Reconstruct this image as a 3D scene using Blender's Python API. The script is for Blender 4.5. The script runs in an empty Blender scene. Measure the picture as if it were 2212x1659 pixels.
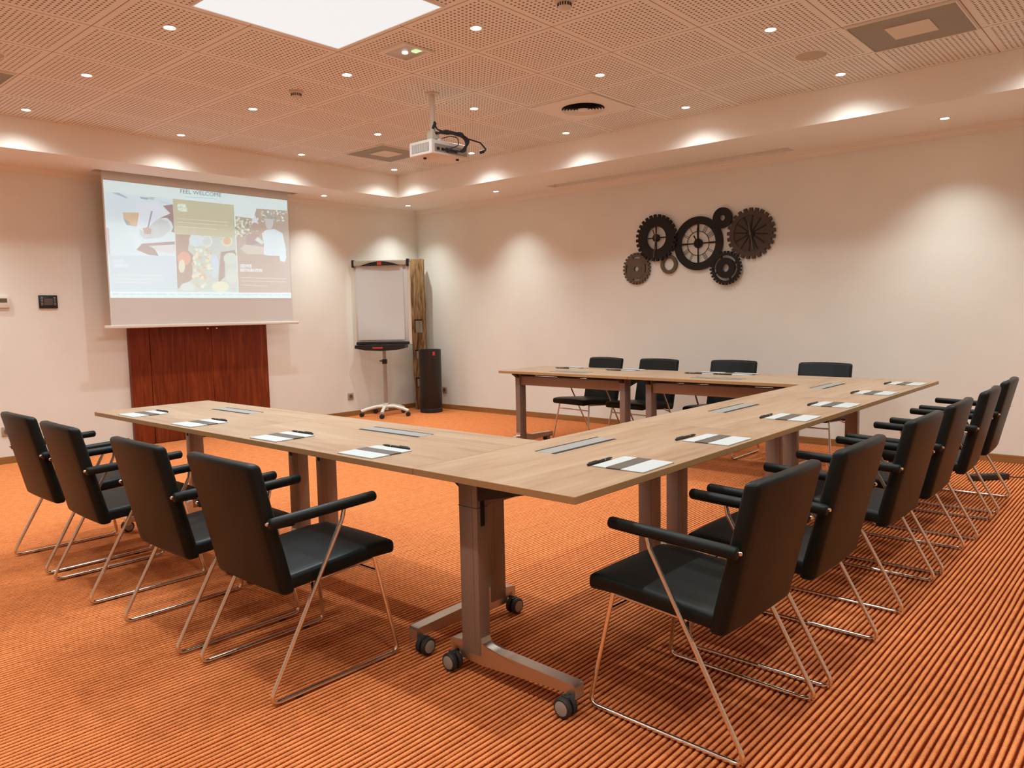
import bpy, bmesh, math, random
from mathutils import Vector, Matrix, noise
random.seed(7)
C = bpy.context.scene.collection
PI = math.pi
sc = bpy.context.scene
sc.view_settings.view_transform = 'Standard'
sc.view_settings.look = 'None'
sc.view_settings.exposure = 0.2
sc.view_settings.gamma = 1.0
sc.view_settings.use_curve_mapping = False

# ------------------------------------------------------------------ measures (metres)
TILE = .60835
HC = 2.893          # perforated ceiling
HS = 2.639          # lowered border
RX, RY = -.8033, .9932   # wall with the screen (x), wall with the clock (y)
XE, YE = 14*TILE + .8, -(12*TILE + .8)   # far ends of the room
TX, TY = 2.318, -4.343   # first table corner
L, W, TZ = 1.4, .6958, .725

# ------------------------------------------------------------------ materials
def nt(m): return m.node_tree
def mat(name, col=(.8, .8, .8), rough=.5, metal=0., spec=.5, emit=None, es=0., coat=0.):
    m = bpy.data.materials.new(name); m.use_nodes = True
    b = m.node_tree.nodes['Principled BSDF']
    b.inputs['Base Color'].default_value = (*col, 1)
    b.inputs['Roughness'].default_value = rough
    b.inputs['Metallic'].default_value = metal
    b.inputs['Specular IOR Level'].default_value = spec
    if coat: b.inputs['Coat Weight'].default_value = coat
    if emit:
        b.inputs['Emission Color'].default_value = (*emit, 1)
        b.inputs['Emission Strength'].default_value = es
    return m
def N(m, t, **kw):
    n = m.node_tree.nodes.new(t)
    for k, v in kw.items(): setattr(n, k, v)
    return n
def LK(m, a, b): m.node_tree.links.new(a, b)
def BS(m): return m.node_tree.nodes['Principled BSDF']
def mth(m, op, a, b=None, c=None):
    n = N(m, 'ShaderNodeMath', operation=op)
    for i, v in enumerate((a, b, c)):
        if v is None: continue
        if isinstance(v, (int, float)): n.inputs[i].default_value = v
        else: LK(m, v, n.inputs[i])
    return n.outputs[0]
def ramp(m, fac, stops):
    r = N(m, 'ShaderNodeValToRGB'); e = r.color_ramp.elements
    while len(e) < len(stops): e.new(.5)
    for k, (p, c) in zip(e, stops):
        k.position = p; k.color = (*c, 1)
    LK(m, fac, r.inputs[0]); return r.outputs[0]
def noisy(m, scale=(1, 1, 1), ns=5., detail=4., coord='Object', dist=0.):
    tc = N(m, 'ShaderNodeTexCoord'); mp = N(m, 'ShaderNodeMapping')
    mp.inputs['Scale'].default_value = scale
    LK(m, tc.outputs[coord], mp.inputs[0])
    n = N(m, 'ShaderNodeTexNoise'); n.inputs['Scale'].default_value = ns
    n.inputs['Detail'].default_value = detail; n.inputs['Distortion'].default_value = dist
    LK(m, mp.outputs[0], n.inputs['Vector']); return n.outputs['Fac']
def bump(m, h, s=.2, d=.01):
    b = N(m, 'ShaderNodeBump'); b.inputs['Strength'].default_value = s; b.inputs['Distance'].default_value = d
    LK(m, h, b.inputs['Height']); LK(m, b.outputs[0], BS(m).inputs['Normal'])

def paint(name, col, k=.04):
    m = mat(name, col, .75, spec=.25)
    f = noisy(m, ns=1.2, detail=3)
    a = tuple(c*(1-k) for c in col); b = tuple(min(1, c*(1+k)) for c in col)
    LK(m, ramp(m, f, [(.3, a), (.7, b)]), BS(m).inputs['Base Color'])
    bump(m, noisy(m, ns=60, detail=3), .12, .004)
    return m
M = {}
M['wall'] = paint('wall_paint', (.88, .87, .795))
M['soffit'] = paint('soffit_paint', (.97, .96, .91), .01)
M['crown'] = mat('crown_paint', (.92, .90, .84), .6)
M['white'] = mat('white_plastic', (.82, .78, .70), .4)
M['cream'] = mat('cream_plastic', (.72, .66, .55), .45)
M['black'] = mat('black_plastic', (.012, .012, .013), .4)
M['rubber'] = mat('rubber_black', (.02, .02, .02), .6)
M['dark'] = mat('dark_slot', (.01, .008, .006), .8)
M['chrome'] = mat('chrome_tube', (.80, .74, .68), .16, 1.)
M['alu'] = mat('cast_aluminium', (.62, .58, .53), .32, 1.)
M['hub'] = mat('caster_hub_grey', (.34, .32, .30), .45)
M['greymetal'] = mat('painted_grey_metal', (.27, .21, .175), .38, .3)
M['darkmetal'] = mat('dark_bracket_metal', (.03, .027, .024), .5, .3)
M['flap'] = mat('flap_aluminium', (.31, .30, .285), .4, .1)
M['paper'] = mat('white_paper', (.64, .65, .64), .7)
M['padpaper'] = mat('notepad_paper', (.48, .50, .49), .7)
M['paperband'] = mat('brown_print', (.10, .08, .065), .5)
M['red'] = mat('red_sticker', (.62, .05, .04), .5)
M['gunmetal'] = mat('bin_charcoal', (.028, .024, .02), .42, .3)

def leather():
    m = mat('dark_leather', (.016, .017, .017), .42, spec=.20)
    f = noisy(m, ns=3, detail=2)
    LK(m, ramp(m, f, [(.3, (.006, .0085, .008)), (.75, (.012, .0145, .0135))]), BS(m).inputs['Base Color'])
    bump(m, noisy(m, ns=140, detail=3), .1, .002)
    return m
M['leather'] = leather()
def wood_top():
    m = mat('oak_laminate', (.6, .42, .28), .42, spec=.4)
    f = noisy(m, (1.2, 14, 1), ns=2.2, detail=6, dist=.6)
    g = noisy(m, (.5, 3., 1), ns=1.6, detail=3, dist=.3)
    mx = mth(m, 'ADD', mth(m, 'MULTIPLY', f, .55), mth(m, 'MULTIPLY', g, .45))
    LK(m, ramp(m, mx, [(.30, (.29, .165, .094)), (.47, (.39, .245, .150)), (.66, (.475, .325, .215))]), BS(m).inputs['Base Color'])
    BS(m).inputs['Roughness'].default_value = .33
    return m
M['oak'] = wood_top()
M['oak_edge'] = mat('oak_edge_band', (.40, .24, .105), .5)
def mahogany():
    m = mat('mahogany_veneer', (.2, .04, .012), .34, spec=.3)
    f = noisy(m, (1, 9, .6), ns=3.2, detail=6, dist=1.2)
    LK(m, ramp(m, f, [(.3, (.12, .018, .005)), (.55, (.21, .036, .009)), (.75, (.29, .06, .014))]), BS(m).inputs['Base Color'])
    return m
M['mahogany'] = mahogany()
def base_wood():
    m = mat('baseboard_wood', (.36, .16, .045), .5)
    f = noisy(m, (1, 1, 20), ns=3)
    LK(m, ramp(m, f, [(.3, (.27, .12, .035)), (.7, (.40, .19, .06))]), BS(m).inputs['Base Color'])
    return m
M['skirt'] = base_wood()
def old_wood():
    m = mat('weathered_oak_beam', (.35, .18, .07), .8, spec=.2)
    f = noisy(m, (7, 7, .8), ns=3.5, detail=8, dist=1.5)
    LK(m, ramp(m, f, [(.30, (.07, .035, .014)), (.42, (.22, .12, .05)), (.58, (.36, .215, .10)), (.8, (.48, .32, .17))]), BS(m).inputs['Base Color'])
    bump(m, f, .9, .02)
    return m
M['beam'] = old_wood()

def carpet():
    m = mat('ribbed_orange_carpet', (.7, .3, .1), .95, spec=.1)
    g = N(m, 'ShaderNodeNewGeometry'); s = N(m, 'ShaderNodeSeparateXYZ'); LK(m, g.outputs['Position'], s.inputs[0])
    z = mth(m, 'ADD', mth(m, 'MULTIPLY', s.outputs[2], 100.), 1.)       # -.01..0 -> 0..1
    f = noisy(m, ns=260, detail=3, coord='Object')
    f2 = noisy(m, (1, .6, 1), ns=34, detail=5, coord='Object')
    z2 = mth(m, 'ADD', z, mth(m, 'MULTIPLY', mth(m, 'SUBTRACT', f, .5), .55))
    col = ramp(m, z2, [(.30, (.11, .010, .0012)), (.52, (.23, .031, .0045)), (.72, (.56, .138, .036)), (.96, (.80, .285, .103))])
    hs = N(m, 'ShaderNodeHueSaturation'); LK(m, col, hs.inputs['Color'])
    LK(m, mth(m, 'ADD', mth(m, 'MULTIPLY', f2, .62), .67), hs.inputs['Value'])
    LK(m, hs.outputs[0], BS(m).inputs['Base Color'])
    bump(m, f, .6, .004)
    return m
M['carpet'] = carpet()

def ceiling_mat():
    m = mat('perforated_tiles', (.78, .66, .54), .8, spec=.2)
    tc = N(m, 'ShaderNodeTexCoord'); s = N(m, 'ShaderNodeSeparateXYZ'); LK(m, tc.outputs['Object'], s.inputs[0])
    P, MG, NH, HR = .0302, .0323, 18, .0072
    ds, ins, seams = [], [], []
    for ax in (0, 1):
        fr = mth(m, 'MULTIPLY', mth(m, 'FRACT', mth(m, 'DIVIDE', mth(m, 'ADD', s.outputs[ax], TILE*40), TILE)), TILE)
        p = mth(m, 'DIVIDE', mth(m, 'SUBTRACT', fr, MG), P)
        ins.append(mth(m, 'MULTIPLY', mth(m, 'GREATER_THAN', p, 0.), mth(m, 'LESS_THAN', p, float(NH))))
        ds.append(mth(m, 'POWER', mth(m, 'ABSOLUTE', mth(m, 'SUBTRACT', mth(m, 'FRACT', p), .5)), 2.))
        seams.append(mth(m, 'LESS_THAN', mth(m, 'MINIMUM', fr, mth(m, 'SUBTRACT', TILE, fr)), .0032))
    d = mth(m, 'SQRT', mth(m, 'ADD', ds[0], ds[1]))
    hole = mth(m, 'MULTIPLY', mth(m, 'LESS_THAN', d, HR/P), mth(m, 'MULTIPLY', ins[0], ins[1]))
    seam = mth(m, 'MAXIMUM', seams[0], seams[1])
    mx = N(m, 'ShaderNodeMix', data_type='RGBA'); LK(m, hole, mx.inputs[0])
    mx.inputs[6].default_value = (.91, .93, .90, 1); mx.inputs[7].default_value = (.24, .15, .085, 1)
    m2 = N(m, 'ShaderNodeMix', data_type='RGBA'); LK(m, seam, m2.inputs[0])
    LK(m, mx.outputs[2], m2.inputs[6]); m2.inputs[7].default_value = (.40, .28, .18, 1)
    LK(m, m2.outputs[2], BS(m).inputs['Base Color'])
    return m
M['tiles'] = ceiling_mat()
M['plaintile'] = mat('plain_tile_white', (.90, .89, .84), .6)

# ------------------------------------------------------------------ mesh helpers
def new_bm(): return bmesh.new()
def box(bm, x0, x1, y0, y1, z0, z1, bev=0., seg=2, mtx=None, mi=0):
    r = bmesh.ops.create_cube(bm, size=1.)
    vs = r['verts']
    for v in vs:
        v.co = Vector((x0 + (v.co.x+.5)*(x1-x0), y0 + (v.co.y+.5)*(y1-y0), z0 + (v.co.z+.5)*(z1-z0)))
    fs = set(f for v in vs for f in v.link_faces)
    if bev > 0:
        es = list(set(e for v in vs for e in v.link_edges))
        rr = bmesh.ops.bevel(bm, geom=es, offset=bev, segments=seg, profile=.5, affect='EDGES', clamp_overlap=True)
        fs = set(rr['faces']) | set(f for f in fs if f.is_valid)
        vs = list(set(v for f in fs for v in f.verts))
    for f in fs: f.material_index = mi
    if mtx is not None:
        for v in vs: v.co = mtx @ v.co
    return vs
def cyl(bm, p0, p1, r0, r1=None, n=20, caps=True, mi=0):
    p0, p1 = Vector(p0), Vector(p1); r1 = r0 if r1 is None else r1
    d = (p1-p0).normalized(); a = d.orthogonal().normalized(); b = d.cross(a)
    A = [bm.verts.new(p0 + a*math.cos(2*PI*i/n)*r0 + b*math.sin(2*PI*i/n)*r0) for i in range(n)]
    B = [bm.verts.new(p1 + a*math.cos(2*PI*i/n)*r1 + b*math.sin(2*PI*i/n)*r1) for i in range(n)]
    fs = [bm.faces.new((A[i], A[(i+1) % n], B[(i+1) % n], B[i])) for i in range(n)]
    if caps: fs += [bm.faces.new(A[::-1]), bm.faces.new(B)]
    for f in fs: f.material_index = mi
def lathe(bm, prof, c=(0, 0, 0), axis='Z', n=32, mi=0):
    # prof: list of (r, h)
    c = Vector(c); rings = []
    for r, h in prof:
        ring = []
        for i in range(n):
            a = 2*PI*i/n; x, y = r*math.cos(a), r*math.sin(a)
            p = {'Z': (x, y, h), 'Y': (x, h, y), 'X': (h, x, y)}[axis]
            ring.append(bm.verts.new(c + Vector(p)))
        rings.append(ring)
    fs = []
    for A, B in zip(rings, rings[1:]):
        for i in range(n): fs.append(bm.faces.new((A[i], A[(i+1) % n], B[(i+1) % n], B[i])))
    if prof[0][0] > 1e-6: fs.append(bm.faces.new(rings[0][::-1]))
    if prof[-1][0] > 1e-6: fs.append(bm.faces.new(rings[-1]))
    for f in fs: f.material_index = mi
def fillet(pts, r, n=6):
    pts = [Vector(p) for p in pts]; out = [pts[0]]
    for i in range(1, len(pts)-1):
        a, b, c = pts[i-1], pts[i], pts[i+1]
        u, v = (a-b).normalized(), (c-b).normalized()
        ang = u.angle(v)
        if ang > 3.1: out.append(b); continue
        d = min(r/math.tan(ang/2), (a-b).length*.49, (c-b).length*.49)
        p, q = b+u*d, b+v*d
        for k in range(n+1):
            t = k/n; out.append(p*(1-t)**2 + b*2*t*(1-t) + q*t*t)
    out.append(pts[-1]); return out
def tube(bm, pts, r, n=12, fr=0., mi=0, caps=True, rads=None):
    pts = fillet(pts, fr) if fr > 0 else [Vector(p) for p in pts]
    T = []
    for i in range(len(pts)):
        a = pts[max(i-1, 0)]; b = pts[min(i+1, len(pts)-1)]; T.append((b-a).normalized())
    nrm = T[0].orthogonal().normalized(); rings = []
    for i, p in enumerate(pts):
        if i: nrm = (nrm - T[i]*nrm.dot(T[i])).normalized()
        bi = T[i].cross(nrm); rr = rads[i] if rads else r
        rings.append([bm.verts.new(p + (nrm*math.cos(2*PI*k/n) + bi*math.sin(2*PI*k/n))*rr) for k in range(n)])
    fs = []
    for A, B in zip(rings, rings[1:]):
        for k in range(n): fs.append(bm.faces.new((A[k], A[(k+1) % n], B[(k+1) % n], B[k])))
    if caps: fs += [bm.faces.new(rings[0][::-1]), bm.faces.new(rings[-1])]
    for f in fs: f.material_index = mi
def prism(bm, poly, d, plane='XZ', off=0., mi=0):
    # poly 2-D outline extruded by d along the missing axis
    def P(a, b, h): return {'XZ': (a, h, b), 'YZ': (h, a, b), 'XY': (a, b, h)}[plane]
    A = [bm.verts.new(P(a, b, off)) for a, b in poly]; B = [bm.verts.new(P(a, b, off+d)) for a, b in poly]
    n = len(poly); fs = [bm.faces.new(A[::-1]), bm.faces.new(B)]
    for i in range(n): fs.append(bm.faces.new((A[i], A[(i+1) % n], B[(i+1) % n], B[i])))
    for f in fs: f.material_index = mi
def obj(name, bm, m, parent=None, smooth=35., loc=(0, 0, 0), rot=(0, 0, 0)):
    bmesh.ops.recalc_face_normals(bm, faces=bm.faces[:])
    me = bpy.data.meshes.new(name)
    if smooth:
        for f in bm.faces: f.smooth = True
        ca = math.radians(smooth)
        for e in bm.edges:
            if len(e.link_faces) == 2 and e.calc_face_angle(0) > ca: e.smooth = False
    bm.to_mesh(me); bm.free()
    for k in (m if isinstance(m, (list, tuple)) else [m]): me.materials.append(k)
    o = bpy.data.objects.new(name, me); C.objects.link(o)
    o.location = loc; o.rotation_euler = rot
    if parent: o.parent = parent
    return o
def tag(o, label, cat, group=None):
    o['label'] = label; o['category'] = cat
    if group: o['group'] = group
    return o
def thing(name, label, cat, loc=(0, 0, 0), rz=0., group=None):
    o = bpy.data.objects.new(name, None); C.objects.link(o)
    o.empty_display_size = .1
    o.location = loc; o.rotation_euler = (0, 0, rz)
    return tag(o, label, cat, group)
def struct(name, bm, m, smooth=0.):
    o = obj(name, bm, m, smooth=smooth); o['kind'] = 'structure'; return o
def dup(root, loc, rz, label=None, group=None):
    def cp(o, par):
        c = o.copy(); C.objects.link(c)
        if par: c.parent = par
        for ch in kids[o.name]: cp(ch, c)
        return c
    kids = {}
    def idx(o):
        kids[o.name] = list(o.children)
        for ch in o.children: idx(ch)
    idx(root)
    r = cp(root, None); r.location = loc; r.rotation_euler = (0, 0, rz)
    if label: r['label'] = label
    if group: r['group'] = group
    return r

# ------------------------------------------------------------------ the room
# floor: loop-pile carpet with real ribs running along y
def carpet_mesh():
    P = .0205
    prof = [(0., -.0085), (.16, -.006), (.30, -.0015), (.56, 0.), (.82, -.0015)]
    x0, x1, y0, y1 = RX-.05, XE+.05, YE-.05, RY+.05
    nx = int((x1-x0)/P)+1; ys = []
    y = y0
    while y < y1: ys.append(y); y += .07
    ys.append(y1)
    verts = []; nc = nx*len(prof)
    for yy in ys:
        for i in range(nx):
            w = noise.noise(Vector((i*1.7, yy*3.1, 0)))*.0028 + noise.noise(Vector((i*.21, yy*1.1, 5.)))*.004
            for u, z in prof: verts.append((x0 + (i+u)*P + w, yy, z))
    faces = []
    for r in range(len(ys)-1):
        b = r*nc
        for c in range(nc-1): faces.append((b+c, b+c+1, b+nc+c+1, b+nc+c))
    me = bpy.data.meshes.new('floor'); me.from_pydata(verts, [], faces)
    me.polygons.foreach_set('use_smooth', [True]*len(me.polygons))
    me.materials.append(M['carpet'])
    o = bpy.data.objects.new('floor', me); C.objects.link(o); o['kind'] = 'structure'
carpet_mesh()
b = new_bm(); box(b, RX-.2, RX, YE-.2, RY+.2, -.1, HS+.5); struct('wall_left', b, M['wall'])
b = new_bm(); box(b, RX, XE, RY, RY+.2, -.1, HS+.5); struct('wall_back', b, M['wall'])
b = new_bm(); box(b, XE, XE+.2, YE-.2, RY+.2, -.1, HS+.5); struct('wall_right', b, M['wall'])
b = new_bm(); box(b, RX, XE, YE-.2, YE, -.1, HS+.5); struct('wall_front', b, M['wall'])
# perforated ceiling field
CX1, CY0 = 14*TILE, -12*TILE
b = new_bm(); box(b, -.02, CX1+.02, CY0-.02, .02, HC, HC+.05); struct('ceiling', b, M['tiles'])
# lowered border, with the screen slot (left) and the long slot (back) as real openings
SL = (-.60, -.47, -3.19, -1.05); GL = (1.70, 4.40, .67, .84)
b = new_bm()
T1 = HC+.05
box(b, RX, SL[0], YE, RY, HS, T1)                       # beside the left wall
box(b, SL[1], 0, YE, RY, HS, T1)                        # up to the fascia
box(b, SL[0], SL[1], YE, SL[2], HS, T1); box(b, SL[0], SL[1], SL[3], RY, HS, T1)
box(b, SL[0], SL[1], SL[2], SL[3], HS+.22, T1)
box(b, 0, XE, 0, GL[2], HS, T1); box(b, 0, XE, GL[3], RY, HS, T1)
box(b, 0, GL[0], GL[2], GL[3], HS, T1); box(b, GL[1], XE, GL[2], GL[3], HS, T1)
box(b, GL[0], GL[1], GL[2], GL[3], HS+.18, T1)
box(b, CX1, XE, YE, 0, HS, T1); box(b, 0, CX1, YE, CY0, HS, T1)
struct('ceiling_border', b, M['soffit'])
# crown moulding and baseboards
def crown(name, along, s, lo, hi):
    b = new_bm(); pr = [(0, 0), (0, -.052), (.006, -.052), (.010, -.042), (.016, -.040), (.020, -.026), (.030, -.016), (.036, -.014), (.040, -.004), (.040, 0)]
    if along == 'x': prism(b, [(s - a, HS+z) for a, z in pr], hi-lo, 'YZ', lo)
    else: prism(b, [(s + a, HS+z) for a, z in pr], hi-lo, 'XZ', lo)
    struct(name, b, M['crown'])
crown('trim_1', 'x', RY, RX, XE); crown('trim_2', 'y', RX, YE, RY)
b = new_bm(); box(b, RX, XE, RY-.013, RY, -.005, .062, .003); struct('baseboard_back', b, M['skirt'])
b = new_bm(); box(b, RX, RX+.013, YE, -2.875, -.005, .062, .003); box(b, RX, RX+.013, -1.362, RY-.013, -.005, .062, .003); struct('baseboard_left', b, M['skirt'])
b = new_bm(); box(b, XE-.013, XE, YE, RY, -.005, .062, .003); struct('baseboard_right', b, M['skirt'])
b = new_bm(); box(b, RX, XE, YE, YE+.013, -.005, .062, .003); struct('baseboard_front', b, M['skirt'])

# ------------------------------------------------------------------ lamps
SPOT_W, PERI_W = 29., 26.
WARM = (.92, 1.01, .985)
M['bulb'] = mat('halogen_glass', (1, 1, 1), .3, emit=(1., .93, .84), es=14.)
def downlight(x, y, z, label, watts, size, blend, core=4., first=[None]):
    if first[0] is None:
        t = thing('downlight', label, 'light', (x, y, z), group='recessed ceiling spotlights')
        b = new_bm(); lathe(b, [(.031, 0.), (.031, -.004), (.040, -.005), (.043, -.002), (.043, 0.)], n=28); obj('trim_ring', b, M['white'], t)
        b = new_bm(); lathe(b, [(.0301, -.001), (.028, -.004), (.015, -.006), (0.0001, -.0065)], n=24); obj('bulb', b, M['bulb'], t)
        first[0] = t
    else: t = dup(first[0], (x, y, z), 0, label)
    l = bpy.data.lights.new('spot', 'SPOT'); l.energy = watts; l.color = WARM
    l.spot_size = math.radians(size); l.spot_blend = blend; l.shadow_soft_size = .022
    # reflector lamp: bright core, weaker spill
    l.use_nodes = True; tr = l.node_tree; em = tr.nodes['Emission']
    gg = tr.nodes.new('ShaderNodeNewGeometry'); sp = tr.nodes.new('ShaderNodeSeparateXYZ'); tr.links.new(gg.outputs['Incoming'], sp.inputs[0])
    q = []
    for op, v in (('ABSOLUTE', None), ('POWER', core), ('MULTIPLY_ADD', None)):
        n_ = tr.nodes.new('ShaderNodeMath'); n_.operation = op
        if q: tr.links.new(q[-1].outputs[0], n_.inputs[0])
        else: tr.links.new(sp.outputs[2], n_.inputs[0])
        if v is not None: n_.inputs[1].default_value = v
        q.append(n_)
    q[-1].inputs[1].default_value = 1.55; q[-1].inputs[2].default_value = .30
    tr.links.new(q[-1].outputs[0], em.inputs['Strength'])
    o = bpy.data.objects.new('lamp', l); C.objects.link(o); o.location = (x, y, z-.02)
    return t
def rowname(i): return ['first', 'second', 'third', 'fourth', 'fifth', 'sixth', 'seventh'][i]
for a, ix in enumerate((.46, 2.46, 4.46, 6.47, 8.48, 10.5, 12.5)):
    for c, iy in enumerate((.46, 2.45, 4.49, 6.49, 8.5, 10.5)):
        if a == 3 and c == 3: continue
        lab = 'ceiling spotlight, %s from the screen wall, %s row from the clock wall' % (rowname(a), rowname(c))
        downlight(ix*TILE, -iy*TILE, HC, lab, SPOT_W, 146, 1.)
for x, y, lab in [(-.42, .518, 'small spotlight in lowered border right in the room corner'), (-.42, -.745, 'small spotlight in lowered border just right of the projection screen'),
                  (1.094, .52, 'small spotlight in lowered border left of the long slot above the clocks'), (5.652, .525, 'small spotlight in lowered border right of the long slot above the clocks'),
                  (7.17, .525, 'small spotlight in lowered border at the right end of the clock wall'), (-.42, -4.5, 'small spotlight in lowered border left of the projection screen'),
                  (-.42, -6.0, 'small spotlight in lowered border at the left end of the screen wall'), (8.7, .525, 'small spotlight in lowered border in the far right corner')]:
    downlight(x, y, HS, lab, PERI_W, 104, 1., 1.5)
# large light panel
M['panel'] = mat('opal_panel', (.25, .25, .25), .5, emit=(.80, .86, .87), es=.8)
px0, px1, py0, py1 = 5.11*TILE, 6.62*TILE, -6.59*TILE, -5.08*TILE
t = thing('light_panel', 'large square white glowing light panel set in the ceiling', 'light panel', ((px0+px1)/2, (py0+py1)/2, HC))
hx, hy = (px1-px0)/2, (py1-py0)/2
b = new_bm(); box(b, -hx, hx, -hy, hy, -.006, -.001); obj('diffuser', b, M['panel'], t, 0)
b = new_bm()
for q in ((-hx-.012, hx+.012, -hy-.012, -hy), (-hx-.012, hx+.012, hy, hy+.012), (-hx-.012, -hx, -hy, hy), (hx, hx+.012, -hy, hy)): box(b, *q, -.01, 0.)
obj('frame', b, M['crown'], t, 0)
al = bpy.data.lights.new('panel_light', 'AREA'); al.shape = 'RECTANGLE'; al.size = 2*hx; al.size_y = 2*hy; al.energy = 48.; al.color = (.72, .89, 1.)
ao = bpy.data.objects.new('panel_light', al); C.objects.link(ao); ao.location = ((px0+px1)/2, (py0+py1)/2, HC-.012)

# ------------------------------------------------------------------ ceiling fittings
def at_tile(ix, iy): return (ix*TILE, -iy*TILE, HC)
# return-air panels
M['grille'] = mat('grey_mesh_panel', (.36, .33, .27), .6, .2)
M['grillemid'] = mat('pale_panel_centre', (.80, .74, .62), .6)
def air_panel(ix, iy, label):
    t = thing('ceiling_vent', label, 'vent', at_tile(ix, iy), group='grey air panels in the ceiling')
    h = .288
    b = new_bm(); box(b, -h, h, -h, h, -.006, -.001, .002); obj('mesh_plate', b, M['grille'], t, 0)
    b = new_bm(); box(b, -.12, .12, -.12, .12, -.012, -.005, .002); obj('centre_plate', b, M['grillemid'], t, 0)
    b = new_bm()
    for q in ((-h-.008, h+.008, -h-.008, -h), (-h-.008, h+.008, h, h+.008), (-h-.008, -h, -h, h), (h, h+.008, -h, h)): box(b, *q, -.012, 0)
    obj('frame', b, M['plaintile'], t, 0)
air_panel(9.5, 1.5, 'square grey air panel with pale centre beside the round speaker')
air_panel(1.5, 1.5, 'square grey air panel with pale centre behind the projector')
air_panel(1.5, 7.52, 'brown grey air panel cut by the left edge of the ceiling')
# round diffuser
t = thing('air_diffuser', 'white square ceiling plate with round black slotted diffuser', 'vent', at_tile(5.5, 1.45))
h = .298
b = new_bm(); box(b, -h, h, -h, h, -.010, -.001, .002); obj('plate', b, M['plaintile'], t, 0)
b = new_bm(); cyl(b, (0, 0, -.0115), (0, 0, -.0102), .172, n=48); obj('dark_opening', b, M['dark'], t, 0)
for k, r in enumerate((.160, .136, .112, .088, .064)):
    b = new_bm(); lathe(b, [(r+.006, -.024), (r-.010, -.0125)], n=48); lathe(b, [(r+.007, -.0238), (r-.009, -.0119)], n=48, mi=1)
    bmesh.ops.delete(b, geom=[f for f in b.faces if len(f.verts) > 4], context='FACES_ONLY'); obj('ring', b, [M['plaintile'], M['dark']], t)
b = new_bm(); cyl(b, (0, 0, -.024), (0, 0, -.0118), .042, n=32); obj('centre_disc', b, M['plaintile'], t)
# speakers
M['spk'] = mat('speaker_mesh_beige', (.58, .50, .40), .7)
def speaker(ix, iy, label):
    t = thing('ceiling_speaker', label, 'speaker', at_tile(ix, iy), group='round ceiling speakers')
    b = new_bm(); lathe(b, [(.0001, -.007), (.09, -.005), (.098, -.001)], n=40); obj('grille', b, M['spk'], t)
    b = new_bm(); lathe(b, [(.098, 0), (.098, -.005), (.104, -.005), (.106, 0)], n=40); obj('rim', b, M['plaintile'], t)
speaker(8.48, 1.39, 'round beige ceiling speaker beside the square grey panel')
speaker(2.5, 7.45, 'round beige ceiling speaker cut by the left edge')
# emergency light
t = thing('emergency_light', 'small rectangular emergency light with white and green lamps in ceiling', 'light', at_tile(5.51, 4.53))
b = new_bm()
for q in ((-.125, .125, -.125, -.09), (-.125, .125, .09, .125), (-.125, -.105, -.09, .09), (.105, .125, -.09, .09)): box(b, *q, -.014, 0., .002)
obj('frame', b, M['plaintile'], t, 0)
b = new_bm(); box(b, -.105, .105, -.09, .09, -.004, -.001); obj('backplate', b, mat('emergency_reflector', (.80, .78, .72), .3, .2), t, 0)
b = new_bm(); cyl(b, (-.01, .0, -.012), (-.01, .0, -.004), .018, n=20); obj('white_lamp', b, mat('led_white', (1, 1, 1), emit=(.85, .92, 1.), es=1.6), t)
b = new_bm(); box(b, .035, .10, .01, .05, -.012, -.004, .003); obj('green_lamp', b, mat('led_green', (.6, .9, .6), emit=(.62, .95, .55), es=.8), t)
b = new_bm(); box(b, -.105, .105, -.09, .09, -.0135, -.0125, 0)
g = mat('clear_cover', (1, 1, 1), .08); BS(g).inputs['Transmission Weight'].default_value = 1.; BS(g).inputs['IOR'].default_value = 1.1
obj('cover', b, g, t, 0)
# smoke detectors
def smoke(ix, iy, label, first=[None]):
    if first[0]: return dup(first[0], at_tile(ix, iy), 0, label)
    t = thing('smoke_detector', label, 'smoke detector', at_tile(ix, iy), group='ceiling smoke detectors')
    b = new_bm(); lathe(b, [(.052, 0), (.052, -.012), (.046, -.016), (.040, -.017)], n=32); obj('base', b, M['cream'], t)
    b = new_bm(); lathe(b, [(.036, -.017), (.036, -.038), (.030, -.046), (.018, -.050), (.0001, -.051)], n=32); obj('dome', b, M['cream'], t)
    b = new_bm()
    for k in range(16):
        a = 2*PI*k/16; box(b, .034, .0385, -.003, .003, -.036, -.020, mtx=Matrix.Rotation(a, 4, 'Z'))
    obj('slots', b, M['dark'], t, 0)
    first[0] = t
smoke(3.51, 4.53, 'small cream smoke detector on perforated ceiling above the projector area')
smoke(7.47, 4.42, 'small smoke detector at the top edge of the picture')

# ------------------------------------------------------------------ projector
t = thing('projector', 'white ceiling projector on a pole with tangled black cables', 'projector', (2.79, -2.02, HC))
def Z(z): return z-HC
b = new_bm(); cyl(b, (0, 0, Z(2.60)), (0, 0, 0), .021, n=24); obj('pole', b, M['cream'], t)
b = new_bm(); cyl(b, (0, 0, -.01), (0, 0, 0), .055, n=28); obj('ceiling_flange', b, M['cream'], t)
b = new_bm(); box(b, -.03, .03, -.035, .035, Z(2.545), Z(2.61), .004); box(b, -.09, .09, -.012, .012, Z(2.528), Z(2.55), .003); obj('mount_bracket', b, M['cream'], t)
x0, x1, y0, y1, z0, z1 = -.115, .13, -.14, .25, Z(2.42), Z(2.525)
b = new_bm(); box(b, x0, x1, y0, y1, z0, z1, .010, 3); body = obj('body', b, M['white'], t)
b = new_bm(); box(b, x0+.03, x1-.03, y0-.003, y0+.002, z0+.022, z1-.022); obj('side_vent', b, mat('vent_grey', (.16, .14, .12), .6), body, 0)
b = new_bm()
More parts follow.
